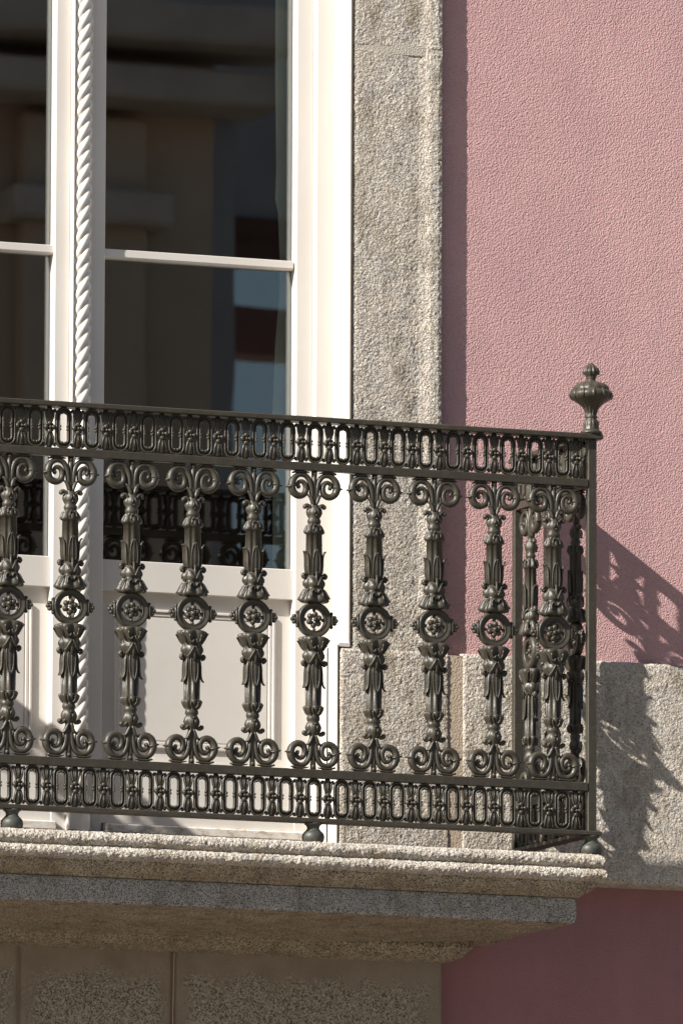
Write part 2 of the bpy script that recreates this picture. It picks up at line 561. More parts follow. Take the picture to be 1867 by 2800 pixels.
# ------------------------------------------------------------------ balcony slab
slab = empty('balcony_slab', (XC, 0.2, -0.64), 'moulded granite balcony slab with sunlit double torus edge and shaded soffit', 'balcony')
YF, XE = -0.012, 0.046
XL = 2 * XC - XE
def slab_loop(prof, name, mat, amp, seed, step=0.0024, wl=0.009, fine=True):
    pr = np.array(prof, float)
    xs_f = strip([-1.36, XE], step) if fine else strip([XL, XE], 0.05)
    xs = np.concatenate([strip([XL, -1.36], 0.02)[:-1], xs_f]) if fine else xs_f
    ys = strip([YF, 0.43], step * (1 if fine else 8))
    yl = strip([0.43, YF], 0.03)
    rows = []
    # parameterise: (x, y, outward x, outward y)
    for y in yl[:-1]: rows.append((XL, y, -1, 0))
    for x in xs: rows.append((x, YF, -1 if x == XL else (1 if x == XE else 0), -1))
    for y in ys[1:]: rows.append((XE, y, 1, 0))
    R = np.array(rows)
    P = np.zeros((len(R), len(pr), 3))
    P[..., 0] = R[:, 0][:, None] + R[:, 2][:, None] * pr[:, 0][None]
    P[..., 1] = R[:, 1][:, None] + R[:, 3][:, None] * pr[:, 0][None]
    # let the straight runs reach the mitres
    fx = (R[:, 0] - XL) / (XE - XL)
    m = (R[:, 3] == -1)
    P[m, :, 0] = XL - pr[:, 0][None] + fx[m][:, None] * (XE - XL + 2 * pr[:, 0][None])
    ms = (R[:, 3] == 0)
    fy = (R[:, 1] - YF) / (0.43 - YF)
    P[ms, :, 1] = (YF - pr[:, 0][None]) + fy[ms][:, None] * (0.43 - YF + pr[:, 0][None])
    P[..., 2] = pr[:, 1][None]
    return displaced(name, P, amp, seed, mat, slab, wl, nsign=-1)

def arc(cx, cz, r, a0, a1, n):
    return [(cx + r * math.cos(math.radians(a0 + (a1 - a0) * i / n)), cz + r * math.sin(math.radians(a0 + (a1 - a0) * i / n))) for i in range(n + 1)]
# profile: outward offset o, z   (top to bottom)
tor = [(-0.35, -0.4835), (0.0, -0.4845), (0.030, -0.4865)] + arc(0.0345, -0.5015, 0.0145, 88, -60, 10) + [(0.0385, -0.5165)] + arc(0.0385, -0.5315, 0.0135, 75, -88, 10) + [(0.036, -0.5462)]
slab_loop(resample(tor, 0.0019), 'torus_moulding', M_GRAN, 0.0024, 31, step=0.0020, wl=0.0056)
cav = [(0.036, -0.5455), (0.034, -0.553), (0.027, -0.563), (0.018, -0.570), (0.008, -0.5745), (0.006, -0.5785), (-0.004, -0.5795)]
slab_loop(resample(cav, 0.003), 'cavetto_moulding', M_GRANS, 0.0007, 32, step=0.004)
fas = [(-0.004, -0.579), (0.0, -0.5805), (0.0, -0.628), (-0.003, -0.6345)]
slab_loop(resample(fas, 0.003), 'fascia', M_GRANB, 0.0007, 33, step=0.004)
sof = [(-0.003, -0.6343), (-0.006, -0.6355), (-0.10, -0.641), (-0.20, -0.646), (-0.30, -0.6500), (-0.385, -0.6540), (-0.42, -0.6560)]
slab_loop(resample(sof, 0.0035), 'soffit', M_GRANS, 0.0024, 34, step=0.004, wl=0.010)
core = MB().box(XL + 0.03, XE - 0.03, 0.02, 0.64, -0.630, -0.492)
MBp(core, 'slab_core', M_GRANS, slab)
# the part of the slab that runs back into the lower wall
MBp(MB().box(-0.4, XE - 0.001, 0.425, Y_LOW + 0.01, -0.6395, -0.478), 'slab_return', M_GRANS, slab)

# ------------------------------------------------------------------ ground-floor surround under the slab
low = empty('shopfront_surround', (-0.5, 0.52, GROUND), 'shaded granite lintel stones with smeared mortar under the balcony slab', 'door surround')
crown = [(0.391, -0.6400), (0.3895, -0.6500), (0.389, -0.6545), (0.390, -0.6570), (0.3965, -0.6590), (0.3985, -0.662), (0.404, -0.670), (0.413, -0.678), (0.428, -0.6835), (0.440, -0.686), (0.449, -0.6875)]
def crown_run():
    pr = resample([(0.60, -0.6395)] + crown, 0.003)
    o = 0.449 - pr[:, 0]                     # outward from surround face
    xr = -0.0795
    xs = np.concatenate([strip([-2.0, -1.36], 0.03)[:-1], strip([-1.36, xr], 0.004)])
    ys = strip([0.449, 0.66], 0.006)
    n = len(xs) + len(ys) - 1
    P = np.zeros((n, len(pr), 3)); P[..., 2] = pr[:, 1][None]
    oo = np.clip(o, 0.0, 1) * 1.0
    P[:len(xs), :, 0] = xs[:, None] + np.where(xs[:, None] >= xr - 1e-9, 0, 0)
    fx = (xs + 2.0) / (xr + 2.0)
    P[:len(xs), :, 0] = -2.0 + fx[:, None] * (xr + 2.0 + oo[None] * 0.85)
    P[:len(xs), :, 1] = pr[:, 0][None]
    fy = ((ys - 0.449) / (0.66 - 0.449))[1:]
    P[len(xs):, :, 0] = xr + oo[None] * 0.85
    P[len(xs):, :, 1] = pr[:, 0][None] + fy[:, None] * (0.67 - pr[:, 0][None])
    return displaced('crown_moulding', P, 0.0014, 41, M_GRANS, low, 0.012, nsign=-1)
crown_run()
def low_block(x0, x1, seed, skew=0.0):
    xs = strip([x0, x1], 0.0035); zs = strip([-1.6, -0.95, -0.686], 0.0035)
    zs = zs[zs > -0.98]
    zs = np.concatenate([[-1.8, -1.4], zs])
    P = np.zeros((len(xs), len(zs), 3)); P[..., 0] = xs[:, None] + skew * (zs[None] + 0.686); P[..., 1] = Y_SUR; P[..., 2] = zs[None]
    e = np.minimum(xs - x0, x1 - xs)
    P[..., 1] += np.where(e < 0.006, (0.006 - e) * 0.8, 0)[:, None]
    # rough field inside a mortar-smeared margin
    X, Z = P[..., 0], P[..., 2]
    w = (noise3(X / 0.05, Z / 0.05, X * 0, 3) - 0.5) * 0.05 + (noise3(X / 0.015, Z / 0.015, X * 0, 4) - 0.5) * 0.02
    dist = np.minimum(np.minimum(X - x0, x1 - X) - 0.035, -0.686 - Z - 0.055) + w
    fieldm = np.clip(dist / 0.012, 0, 1)
    return displaced('lintel_stone', P, 0.0010, seed, M_LOW, low, 0.006, nsign=1, ampf=0.25 + 0.75 * fieldm)

def low_mat():
    """granite whose edges carry smeared mortar"""
    m, nt, b = new_mat('mortar_smeared_granite')
    co = coords(nt)
    v = N(nt, 'ShaderNodeTexVoronoi'); v.inputs['Scale'].default_value = 240; nt.links.new(co, v.inputs['Vector'])
    sep = N(nt, 'ShaderNodeSeparateColor'); nt.links.new(v.outputs['Color'], sep.inputs[0])
    g = ramp(nt, sep.outputs[0], [(0.0, (0.24, 0.21, 0.165)), (0.4, (0.37, 0.33, 0.27)), (1.0, (0.47, 0.425, 0.355))])
    sp = ramp(nt, noise_tex(nt, co, 300, 3, 0.6), [(0.43, (1, 1, 1)), (0.48, (0, 0, 0))])
    g = mixc(nt, sp, g, (0.10, 0.085, 0.07))
    mo = ramp(nt, noise_tex(nt, co, 14, 5, 0.6), [(0.3, (0.235, 0.195, 0.148)), (0.7, (0.32, 0.27, 0.21))])
    # distance to the stone edges, wobbled
    sx = N(nt, 'ShaderNodeSeparateXYZ'); nt.links.new(co, sx.inputs[0])
    def M(op, a, bb):
        k = N(nt, 'ShaderNodeMath', operation=op)
        for i, q in enumerate((a, bb)):
            if isinstance(q, (int, float)): k.inputs[i].default_value = q
            else: nt.links.new(q, k.inputs[i])
        return k.outputs[0]
    xj = [-0.0795, -0.712, -1.066]
    d = None
    for x in xj:
        a = M('ABSOLUTE', M('SUBTRACT', sx.outputs[0], x + 0.0), 0)
        a = M('SUBTRACT', a, 0.038 if x > -0.1 else 0.030)
        d = a if d is None else M('MINIMUM', d, a)
    t = M('SUBTRACT', M('SUBTRACT', -0.686, sx.outputs[2]), 0.058)
    d = M('MINIMUM', d, t)
    d = M('ADD', d, M('MULTIPLY', M('SUBTRACT', noise_tex(nt, co, 18, 4, 0.7), 0.5), 0.12))
    d = M('ADD', d, M('MULTIPLY', M('SUBTRACT', noise_tex(nt, co, 70, 3, 0.7), 0.5), 0.05))
    k = N(nt, 'ShaderNodeMapRange'); k.inputs['From Min'].default_value = -0.018; k.inputs['From Max'].default_value = 0.016
    nt.links.new(d, k.inputs['Value'])
    nt.links.new(mixc(nt, k.outputs[0], mo, g), b.inputs['Base Color'])
    b.inputs['Roughness'].default_value = 0.88
    nt.links.new(bump(nt, noise_tex(nt, co, 230, 3, 0.6), 0.6, 0.003), b.inputs['Normal'])
    return m
M_LOW = low_mat()
MBp(MB().sweep([(-0.7090, Y_SUR + 0.001, -0.688), (-0.7105, Y_SUR + 0.0005, -0.75), (-0.7140, Y_SUR + 0.001, -0.98)], 0.0012, 0.0022, n=6), 'pointing', M_MORTAR, low)
low_block(-0.708, -0.0795, 51)
low_block(-1.064, -0.714, 52)
low_block(-1.60, -1.070, 53)
MBp(MB().box(-1.60, -0.0810, Y_SUR + 0.006, 0.66, GROUND, -0.687), 'lintel_core', M_MORTARD, low)

# ------------------------------------------------------------------ french door
door = empty('french_door', (XC, 0.56, -0.43), 'tall cream double door with glass panes and a rope-twist centre post', 'door')
def D(mb, name, mat=M_CREAM, parent=None, smooth=False, **k):
    o = mb.build(name, mat, None, smooth, **k)
    if parent is None: return Pm(o, door)
    o.parent = parent
    return o
ZB, ZT = -0.455, 2.15
# outer lining: bright, left-facing stepped reveal above the plinth, narrower beside it
def lining(z0, z1, inset):
    x = -0.3045 - inset
    prof = [(x, 0.4405), (x - 0.0022, 0.4400), (x - 0.0022, 0.458), (x - 0.0045, 0.460), (x - 0.0045, 0.487), (x - 0.0015, 0.490), (x - 0.0015, 0.503),
            (x - 0.0045 + inset * .5, 0.507), (-0.3092, 0.5315), (-0.3095, 0.545)]
    if inset > 0: prof[-2] = (x - 0.006, 0.5315); prof[-1] = (x - 0.006, 0.545); prof[-3] = (x - 0.006, 0.507)
    n = len(prof)
    V = [(a, b, z0) for a, b in prof] + [(a, b, z1) for a, b in prof]
    F = [(i, i + 1, n + i + 1, n + i) for i in range(n - 1)]
    # closed back
    V += [(-0.302 - inset, 0.545, z0), (-0.302 - inset, 0.4405, z0), (-0.302 - inset, 0.545, z1), (-0.302 - inset, 0.4405, z1)]
    F += [(0, n - 1, 2 * n, 2 * n + 1)[::-1], (n, 2 * n - 1, 2 * n + 2, 2 * n + 3)]
    return MB().add(V, F)
D(lining(0.010, ZT, 0.0), 'lining')
D(lining(-0.47, 0.010, 0.027), 'lining')
D(MB().box(-0.3315, -0.3035, 0.4385, 0.545, 0.0028, 0.0125, 0.001), 'lining_step')
D(MB().box(-0.3042, -0.3028, 0.4385, 0.545, 0.011, ZT), 'joint', M_GASKET)
D(MB().box(-0.3330, -0.3314, 0.4365, 0.545, -0.47, 0.006), 'joint', M_GASKET)
# fixed frame, right and left
D(MB().box(-0.351, -0.300, Y_FRAME, 0.615, ZB, ZT, 0.0015), 'frame_post')
D(MB().box(2 * XC + 0.300, 2 * XC + 0.351, Y_FRAME, 0.615, ZB, ZT, 0.0015), 'frame_post')
D(MB().box(2 * XC + 0.303, -0.303, Y_FRAME, 0.615, ZT, ZT + 0.06, 0.002), 'frame_head')
D(MB().box(2 * XC + 0.28, 2 * XC + 0.306, 0.4405, 0.545, ZB, ZT, 0.002), 'lining')

def leaf(xa, xb, side):
    """xa..xb: opening leaf between outer edge of left stile and right stile"""
    out = []
    sw = 0.0345
    sr = 0.0383 if side > 0 else sw
    for x0, x1 in ((xa, xa + sw), (xb - sr, xb)):
        D(MB().box(x0, x1, Y_STILE, 0.612, -0.425, ZT - 0.004, 0.0012), 'stile')
    g0, g1 = xa + sw, xb - sr
    D(MB().box(g0, g1, Y_RAIL, 0.612, 0.118, 0.1855, 0.0012), 'lock_rail')
    D(MB().box(g0, g1, Y_RAIL, 0.612, ZT - 0.06, ZT - 0.004, 0.0012), 'top_rail')
    # muntin with bevelled underside
    mb = MB()
    z0, z1 = 0.8555, 0.876
    sec = [(0.5615, z0 + 0.0045), (0.5615, z1 - 0.001), (0.5625, z1), (0.592, z1), (0.592, z0), (0.567, z0), (0.5645, z0 + 0.0015)]
    k = len(sec)
    mb.add([(g0 + 0.0002, y, z) for y, z in sec] + [(g1 - 0.0002 - 0.004 * (side > 0), y, z) for y, z in sec],
           [(i, (i + 1) % k, k + (i + 1) % k, k + i)[::-1] for i in range(k)] + [tuple(range(k)), tuple(range(2 * k - 1, k - 1, -1))])
    D(mb, 'glazing_bar')
    # glass panes
    D(MB().box(g0 - 0.002, g1 + 0.002, Y_GLASS, Y_GLASS + 0.004, 0.8735, ZT - 0.05), 'glass_pane', M_GLASS)
    D(MB().box(g0 - 0.002, g1 + 0.002, Y_GLASS, Y_GLASS + 0.004, 0.182, 0.8575), 'glass_pane', M_GLASS)
    # inner face of the sash seen through the glass
    D(MB().box(g1 - 0.0005, g1 + 0.012, Y_GLASS + 0.0045, 0.617, 0.150, ZT), 'inner_sash', M_GREENF)
    # lower panel: flat field, stepped moulding frame
    D(MB().box(g0 - 0.001, g1 + 0.001, 0.583, 0.609, -0.36, 0.125), 'panel_field')
    bx0, bx1, bz0, bz1 = g0, g1, -0.262, 0.119
    def frame_ring(a, w, y0, y1, name, c=0.001):
        x0, x1, z0_, z1_ = bx0 + a, bx1 - a, bz0 + a, bz1 - a
        mb = MB()
        mb.box(x0, x0 + w, y0, y1, z0_, z1_, c); mb.box(x1 - w, x1, y0, y1, z0_, z1_, c)
        mb.box(x0 + w, x1 - w, y0 + 0.0003, y1, z0_, z0_ + w, c); mb.box(x0 + w, x1 - w, y0 + 0.0003, y1, z1_ - w, z1_, c)
        return D(mb, name)
    frame_ring(0.0375, 0.0055, 0.5765, 0.586, 'panel_moulding')
    frame_ring(0.0445, 0.0070, 0.5795, 0.586, 'panel_moulding')
    D(MB().box(bx0 + 0.054, bx1 - 0.054, 0.5812, 0.586, bz0 + 0.054, bz1 - 0.054, 0.0012), 'raised_panel')
    # bottom rail and weather strip
    D(MB().box(g0, g1, Y_RAIL, 0.612, -0.425, -0.262, 0.0012), 'bottom_rail')
    D(MB().box(g0, g1 + sw - 0.001, Y_STILE + 0.0015, 0.560, -0.3985, -0.3585, 0.0008), 'kick_board')
    D(MB().box(g0 + (0.006 if side > 0 else -0.04), g1 + (sw if side > 0 else 0.010), 0.541, 0.560, -0.4205, -0.3995, 0.003), 'weather_strip', M_SILL)
leaf(-0.8770, -0.3513, 1)
leaf(2 * XC + 0.3513, -0.9255, -1)
# centre post and rope
D(MB().box(-0.9250, -0.9218, 0.534, 0.60, -0.415, ZT, 0.0008), 'post_fillet')
D(MB().box(-0.9217, -0.8776, 0.5400, 0.60, -0.415, ZT, 0.0008), 'centre_post')
D(MB().box(-0.926, -0.876, 0.529, 0.560, -0.4205, -0.345, 0.0025), 'post_foot')
zs = strip([-0.344, 1.62], 0.0028)
nth = 40
th = np.arange(nth) / nth * 2 * PI
TH, Z = np.meshgrid(th, zs, indexing='ij')
pitch, ns = 0.1570, 5
ph = ns * (TH + PI / 2 - 2 * PI * Z / pitch) / 2
ph = ph + 0.35 * noise3(Z / 0.05, Z * 0, Z * 0, 2)
lob = np.abs(np.cos(ph)) ** 0.75
R = 0.0216 * (0.72 + 0.28 * lob ** 0.9)
P = np.stack([-0.8992 + R * np.cos(TH), 0.5490 + R * np.sin(TH), Z], -1)
P = np.concatenate([P, P[:1]], 0)
rope_me = grid_mesh('rope_moulding', P)
D_rope = Pm(link('rope_moulding', rope_me, M_CREAM, None, True), door)
D(MB().box(2 * XC + 0.30, -0.30, 0.50, 0.70, -0.475, -0.4265, 0.002), 'threshold', M_GASKET)

# curtain behind the right edge of the door
cur = empty('curtain', (-0.30, 0.67, -0.44), 'pale green curtain edge hanging behind the right side of the door glass', 'curtain')
zz = strip([-0.42, 2.1], 0.01); uu = np.linspace(0, 1, 30)
U, ZZ = np.meshgrid(uu, zz, indexing='ij')
edge = -0.388 - 0.011 * np.clip(np.interp(ZZ, [-0.4, 0.2, 0.55, 0.70, 0.80, 0.88, 1.0, 1.03, 1.10, 1.3, 1.6, 2.1], [1.5, 1.5, 1.6, 1.1, 0.35, 0.1, 0.6, 1.2, 1.0, 1.3, 1.35, 1.3]), 0, 2)
Pc = np.stack([edge + U * 0.22, 0.642 + 0.007 * np.sin(U * 26 + ZZ * 1.2) + 0.008 * np.sin(U * 9 + 1.0) + 0.05 * U, ZZ], -1)
Pm(link('curtain_cloth', grid_mesh('curtain_cloth', Pc), M_CURTAIN, None, True), cur)
Pm(MB().sweep([(-0.45, 0.69, 2.12), (-0.10, 0.69, 2.12)], 0.008, 0.008, n=10).build('curtain_rod', M_IRON), cur)

# ------------------------------------------------------------------ cast iron balustrade
rail = empty('balcony_railing', (XC, 0.01, -0.485), 'dark green-grey cast iron balcony railing with scrolled balusters and an urn finial', 'railing')
rail_loc = Vector(rail.location)
def Rl(mb, name, smooth=False, **k):
    return Pm(mb.build(name, M_IRON, None, smooth, **k), rail)
XR, XLP = 0.0888, 2 * XC - 0.0888     # corner post centres
# flat rails, front / right side / left side
def rails(name, z0, z1, y0, y1, xo, c=0.0012):
    Rl(MB().box(XLP - xo, XR + xo, y0, y1, z0, z1, c), name)
Rl(MB().box(XLP - 0.0215, XR + 0.0215, -0.0110, 0.0285, 0.4296, 0.4407, 0.0016), 'cap_rail')
Rl(MB().box(XLP - 0.0170, XR + 0.0190, -0.0100, 0.0275, -0.4402, -0.4310, 0.0014), 'bottom_rail')
Rl(MB().box(XLP + 0.0102, XR - 0.0102, -0.0012, 0.0182, 0.3239, 0.3412, 0.0012), 'middle_rail')
Rl(MB().box(XLP + 0.0102, XR - 0.0102, -0.0012, 0.0182, -0.3433, -0.3248, 0.0012), 'lower_rail')
for sx, xc in ((1, XR), (-1, XLP)):
    Rl(MB().box(xc - 0.0200, xc + 0.0200, 0.0290, 0.4332, 0.4298, 0.4405, 0.0014), 'cap_rail')
    Rl(MB().box(xc - 0.0165, xc + 0.0165, 0.0280, 0.4328, -0.4400, -0.4312, 0.0012), 'bottom_rail')
    Rl(MB().box(xc - 0.0092, xc + 0.0092, 0.0182, 0.4165, 0.3241, 0.3410, 0.0012), 'middle_rail')
    Rl(MB().box(xc - 0.0092, xc + 0.0092, 0.0182, 0.4165, -0.3431, -0.3250, 0.0012), 'lower_rail')
    Rl(MB().box(xc - 0.0098, xc + 0.0098, 0.0, 0.0172, -0.4311, 0.4297, 0.0010), 'corner_post')
    Rl(MB().box(xc - 0.0098, xc + 0.0098, 0.4168, 0.4330, -0.4850, 0.4297, 0.0010), 'wall_post')

# ---- baluster and its sub-parts (upper half built for +z, lower half mirrored)
half = [(0.024, 0.0265), (0.0270, 0.0275, .10, 6), (0.0298, 0.0305, .16, 6), (0.0285, 0.0350, .18, 6), (0.0255, 0.0405, .20, 6), (0.0235, 0.0455, .20, 6), (0.0212, 0.0510, .18, 6), (0.0180, 0.0550, .05, 6),
        (0.0192, 0.057, .05, 4), (0.0222, 0.062, .10, 4), (0.0222, 0.069, .12, 4), (0.0190, 0.077, .10, 4), (0.0155, 0.084, .05, 4), (0.0145, 0.088, .12, 8),
        (0.0158, 0.094, .17, 8), (0.0160, 0.14, .17, 8), (0.0154, 0.186, .17, 8), (0.0200, 0.1875, .08, 8), (0.0212, 0.1905, .14, 8), (0.0190, 0.196, .20, 8), (0.0158, 0.204, .18, 8), (0.0122, 0.2085, .04, 8),
        (0.0142, 0.2105), (0.0150, 0.2145), (0.0140, 0.2180), (0.0120, 0.2205), (0.0160, 0.2275, .05, 4), (0.0174, 0.2335, .10, 4), (0.0158, 0.2410, .12, 4), (0.0110, 0.2470), (0.0085, 0.2510), (0.0075, 0.2560)]
SQ = 0.82
shaft = MB().lathe(half, n=48, lobes=10, sq=SQ, phase=0.0)
# stem between the scrolls, ears and little leaves
shaft.sweep([(0, 0, 0.250), (0, 0, 0.27), (0, 0, 0.295), (0, 0, 0.3245)], [0.0075, 0.0055, 0.0045, 0.0065], [0.0065, 0.005, 0.005, 0.006])
for s in (-1, 1):
    p = smooth_curve([(s * 0.006, -.002, 0.236), (s * 0.0125, -.002, 0.2465), (s * 0.0185, -.002, 0.2495), (s * 0.0225, -.002, 0.2455)], 8)
    shaft.sweep(p, lerp_list([.003, .004, .004, .0042], 8), lerp_list([.006, .007, .006, .005], 8))
    shaft.ball((s * 0.0218, -.002, 0.2458), (0.0058, 0.0065, 0.0054))
    p = smooth_curve([(s * 0.003, -.003, 0.250), (s * 0.0065, -.003, 0.260), (s * 0.0105, -.003, 0.268), (s * 0.0165, -.003, 0.2715)], 8)
    shaft.sweep(p, lerp_list([.003, .0045, .004, .002], 8), lerp_list([.006, .006, .005, .003], 8))
    # V ridge of the face-like bud
    shaft.sweep([(s * 0.001, -.0145, 0.242), (s * 0.0035, -.0160, 0.234), (s * 0.0060, -.0140, 0.227)], [.0012, .0018, .001], [.0015, .002, .001], n=6)
shaft.ball((0, -0.015, 0.2262), (0.0032, 0.003, 0.0022))
shaft.ball((0, -0.002, 0.318), (0.0055, 0.006, 0.005))
# leaf crest on the skirt
for s in (-1, 1):
    shaft.sweep(smooth_curve([(s * 0.002, -.0195, 0.044), (s * 0.006, -.021, 0.051), (s * 0.0115, -.0195, 0.046), (s * 0.0125, -.024, 0.036)], 9), .0021, .0024, n=6)
for fy in (-1, 1):
    for s in (-1, 1):
        shaft.sweep(smooth_curve([(s * 0.0150, fy * .0105, 0.0850), (s * 0.0105, fy * .0150, 0.0800), (s * 0.0065, fy * .0180, 0.0700), (s * 0.0015, fy * .0190, 0.0590)], 10), lerp_list([.0016, .0024, .0024, .0018], 10), .0026, n=6)
        shaft.sweep(smooth_curve([(s * 0.0030, fy * .0150, 0.2060), (s * 0.0075, fy * .0160, 0.2000), (s * 0.0080, fy * .0170, 0.1920)], 7), .0016, .0020, n=6)
        shaft.sweep(smooth_curve([(s * 0.0150, fy * .0130, 0.052), (s * 0.0205, fy * .0150, 0.047), (s * 0.0240, fy * .0170, 0.040), (s * 0.0290, fy * .0160, 0.0335)], 9), .0017, .0024, n=6)
    shaft.sweep([(0, fy * .0165, 0.0950), (0, fy * .0168, 0.075), (0, fy * .0170, 0.0600)], [.0030, .0024, .0008], .0024, n=6)
def zmap(z):
    return float(np.interp(z, [0.0, 0.0265, 0.055, 0.088, 0.150, 0.190, 0.40], [0.0, 0.0368, 0.0690, 0.0975, 0.1520, 0.1900, 0.40]))
shaft.xf(lambda v: (v[0] * (1.06 if v[2] < .21 else 1.0), v[1], zmap(v[2])))
shaft.mirror_z()
shaft_me = shaft.mesh('baluster')

def scroll_mesh(sx, sz):
    pts = [(.0045, .255), (.0055, .272), (.0074, .290), (.0115, .3035), (.0195, .3130), (.0320, .3155), (.0435, .3105), (.0505, .3000), (.0522, .2885), (.0492, .2775), (.0410, .2702), (.0310, .2690), (.0225, .2740), (.0195, .2830), (.0210, .2935), (.0270, .3000), (.0345, .2995), (.0385, .2940), (.0368, .2890)]
    rad = [.0042, .0054, .0060, .0060, .0057, .0056, .0066, .0080, .0086, .0080, .0077, .0073, .0068, .0061, .0056, .0052, .0048, .0044, .0045]
    n = 46
    p = smooth_curve([(x, 0.0, z) for x, z in pts], n)
    r = lerp_list(rad, n)
    mb = MB().sweep(p, r, [q * 1.1 for q in r], n=8)
    mb.ball((.0366, 0, .2885), (.0048, .0066, .0048))
    # flat foot along the rail and calyx ring
    mb.sweep(smooth_curve([(.0120, 0, .3200), (.0250, 0, .3215), (.0400, 0, .3215), (.0500, 0, .3190)], 8), lerp_list([.001, .0028, .003, .0022], 8), .0065, n=8)
    mb.sweep([(.0430, 0, .2915), (.0525, 0, .2893), (.0625, 0, .2872)], [.0026, .0034, .0022], .0095, n=8)
    mb.xf(lambda v: (v[0] * sx, v[1], v[2] * sz))
    if sx * sz < 0: mb.flip()
    return mb.mesh('scroll')
scroll_me = [scroll_mesh(a, b) for a in (-1, 1) for b in (-1, 1)]

ring = MB()
n = 36
prof = [(.0240, -.006), (.0248, -.0075), (.0255, -.0068), (.0315, -.0072), (.0345, -.0098), (.0380, -.0090), (.0388, -.0050), (.0380, .007), (.0252, .007), (.0240, .004)]
V, F = [], []
for i in range(n):
    a = 2 * PI * i / n
    for r, y in prof: V.append((r * math.cos(a), y, r * math.sin(a)))
k = len(prof)
for i in range(n):
    j = (i + 1) % n
    for q in range(k): F.append((i * k + q, j * k + q, j * k + (q + 1) % k, i * k + (q + 1) % k))
ring.add(V, F)
for s in (-1, 1):
    ring.sweep([(s * .0385, -.002, -.014), (s * .0405, -.004, -.008), (s * .0405, -.004, .008), (s * .0385, -.002, .014)], .0028, .006, n=8)
    ring.ball((s * .0395, -.004, .0145), .0042); ring.ball((s * .0395, -.004, -.0145), .0042)
    ring.ball((s * .0470, -.003, .0065), (.0052, .006, .0048)); ring.ball((s * .0470, -.003, -.0065), (.0052, .006, .0048)); ring.ball((s * .0510, -.003, 0), (.0050, .006, .0050))
    ring.ball((s * .0445, -.003, .0), (.005, .006, .009))
ring_me = ring.mesh('medallion_ring')

ros = MB()
for i in range(6):
    a = 2 * PI * (i + 0.35) / 6
    ros.ball((.0120 * math.cos(a), -.003, .0120 * math.sin(a)), (.0066, .0065, .0066), 10, 6)
    b = a + PI / 6
    ros.ball((.0070 * math.cos(b), -.0055, .0070 * math.sin(b)), (.0030, .003, .0030), 6, 4)
ros.ball((0, -.0085, 0), (.0048, .0045, .0048), 10, 6)
for i in range(4):
    a = PI / 2 * i
    ros.ball((.0212 * math.cos(a), -.001, .0212 * math.sin(a)), (.0042, .005, .0042))
ros_me = ros.mesh('rosette')

def leaf_mesh(ang, sz, pointed):
    """tulip leaf on the shaft, curling out at its tip"""
    c, s = math.cos(ang), math.sin(ang)
    pr = [(.0135, .086), (.0165, .094), (.0182, .108), (.0184, .124), (.0196, .136), (.0222, .1435), (.0250, .1455)] if not pointed else [(.0140, .086), (.0168, .094), (.0180, .110), (.0182, .126), (.0188, .138), (.0205, .1465), (.0208, .150)]
    w = [.0060, .0090, .0098, .0096, .0088, .0068, .0040] if not pointed else [.0060, .0096, .0102, .0094, .0072, .0040, .0014]
    n = 12
    p = smooth_curve([(r, 0, z) for r, z in pr], n)
    mb = MB()
    W = lerp_list(w, n)
    # two raised rims and a midrib make the leaf read as folded
    mb.sweep(p, W, lerp_list([.0016, .002, .0022, .002, .0018, .0018, .0016], n), ref=(1, 0, 0), n=8)
    for q in (-1, 1):
        mb.sweep([(v.x + .0012, q * W[i] * 0.85, v.z) for i, v in enumerate(p)], .0015, .0017, ref=(1, 0, 0), n=6)
    mb.sweep([(v.x + .0018, 0, v.z) for v in p[:-1]], .0012, .0014, ref=(1, 0, 0), n=6)
    mb.xf(lambda v: ((v[0] * c - v[1] * s), (v[0] * s + v[1] * c) * SQ, zmap(v[2]) * sz))
    if sz < 0: mb.flip()
    return mb.mesh('tulip_leaf')
def curl_mesh(ang, sz):
    c, s = math.cos(ang), math.sin(ang)
    pr = [(.0170, .052), (.0200, .062), (.0175, .074), (.0168, .083), (.0200, .0895), (.0248, .0890), (.0270, .0835), (.0250, .0790)]
    n = 14
    p = smooth_curve([(r, 0, z) for r, z in pr], n)
    mb = MB().sweep(p, lerp_list([.0045, .0085, .0065, .0055, .0060, .0062, .0055, .0035], n), lerp_list([.003, .004, .004, .0036, .0038, .0042, .0042, .003], n), ref=(1, 0, .3), n=8)
    mb.ball((.0246, 0, .0815), (.0046, .0065, .0050))
    mb.xf(lambda v: ((v[0] * c - v[1] * s), (v[0] * s + v[1] * c) * SQ, zmap(v[2]) * sz))
    if sz < 0: mb.flip()
    return mb.mesh('curled_leaf')
leaf_me = [leaf_mesh(a, z, p) for z in (1, -1) for a, p in ((-.30, 0), (PI + .30, 0), (-PI / 2, 1), (PI / 2, 1))]
curl_me = [curl_mesh(a, z) for z in (1, -1) for a in (-.15, PI + .15)]
for me in [shaft_me, ring_me, ros_me] + scroll_me + leaf_me + curl_me:
    me.materials.append(M_IRON)
    me.polygons.foreach_set('use_smooth', [True] * len(me.polygons))

def make_baluster(loc, rotz):
    o = bpy.data.objects.new('baluster', shaft_me); coll.objects.link(o)
    o.parent = rail; o.location = Vector(loc) - rail_loc; o.rotation_euler = (0, 0, rotz)
    for nm, lst in (('scroll', scroll_me), ('tulip_leaf', leaf_me), ('curled_leaf', curl_me), ('medallion_ring', [ring_me]), ('rosette', [ros_me])):
        for me in lst:
            c = bpy.data.objects.new(nm, me); coll.objects.link(c); c.parent = o
    return o
YB = 0.0085
for i in range(14):
    make_baluster((-0.14 * i, YB, 0), 0.0)
for xc, rz in ((XR, PI / 2), (XLP, PI / 2)):
    for y in (0.0960, 0.2225, 0.3500):
        make_baluster((xc, y, 0), rz).scale = (0.84, 0.92, 1.0)

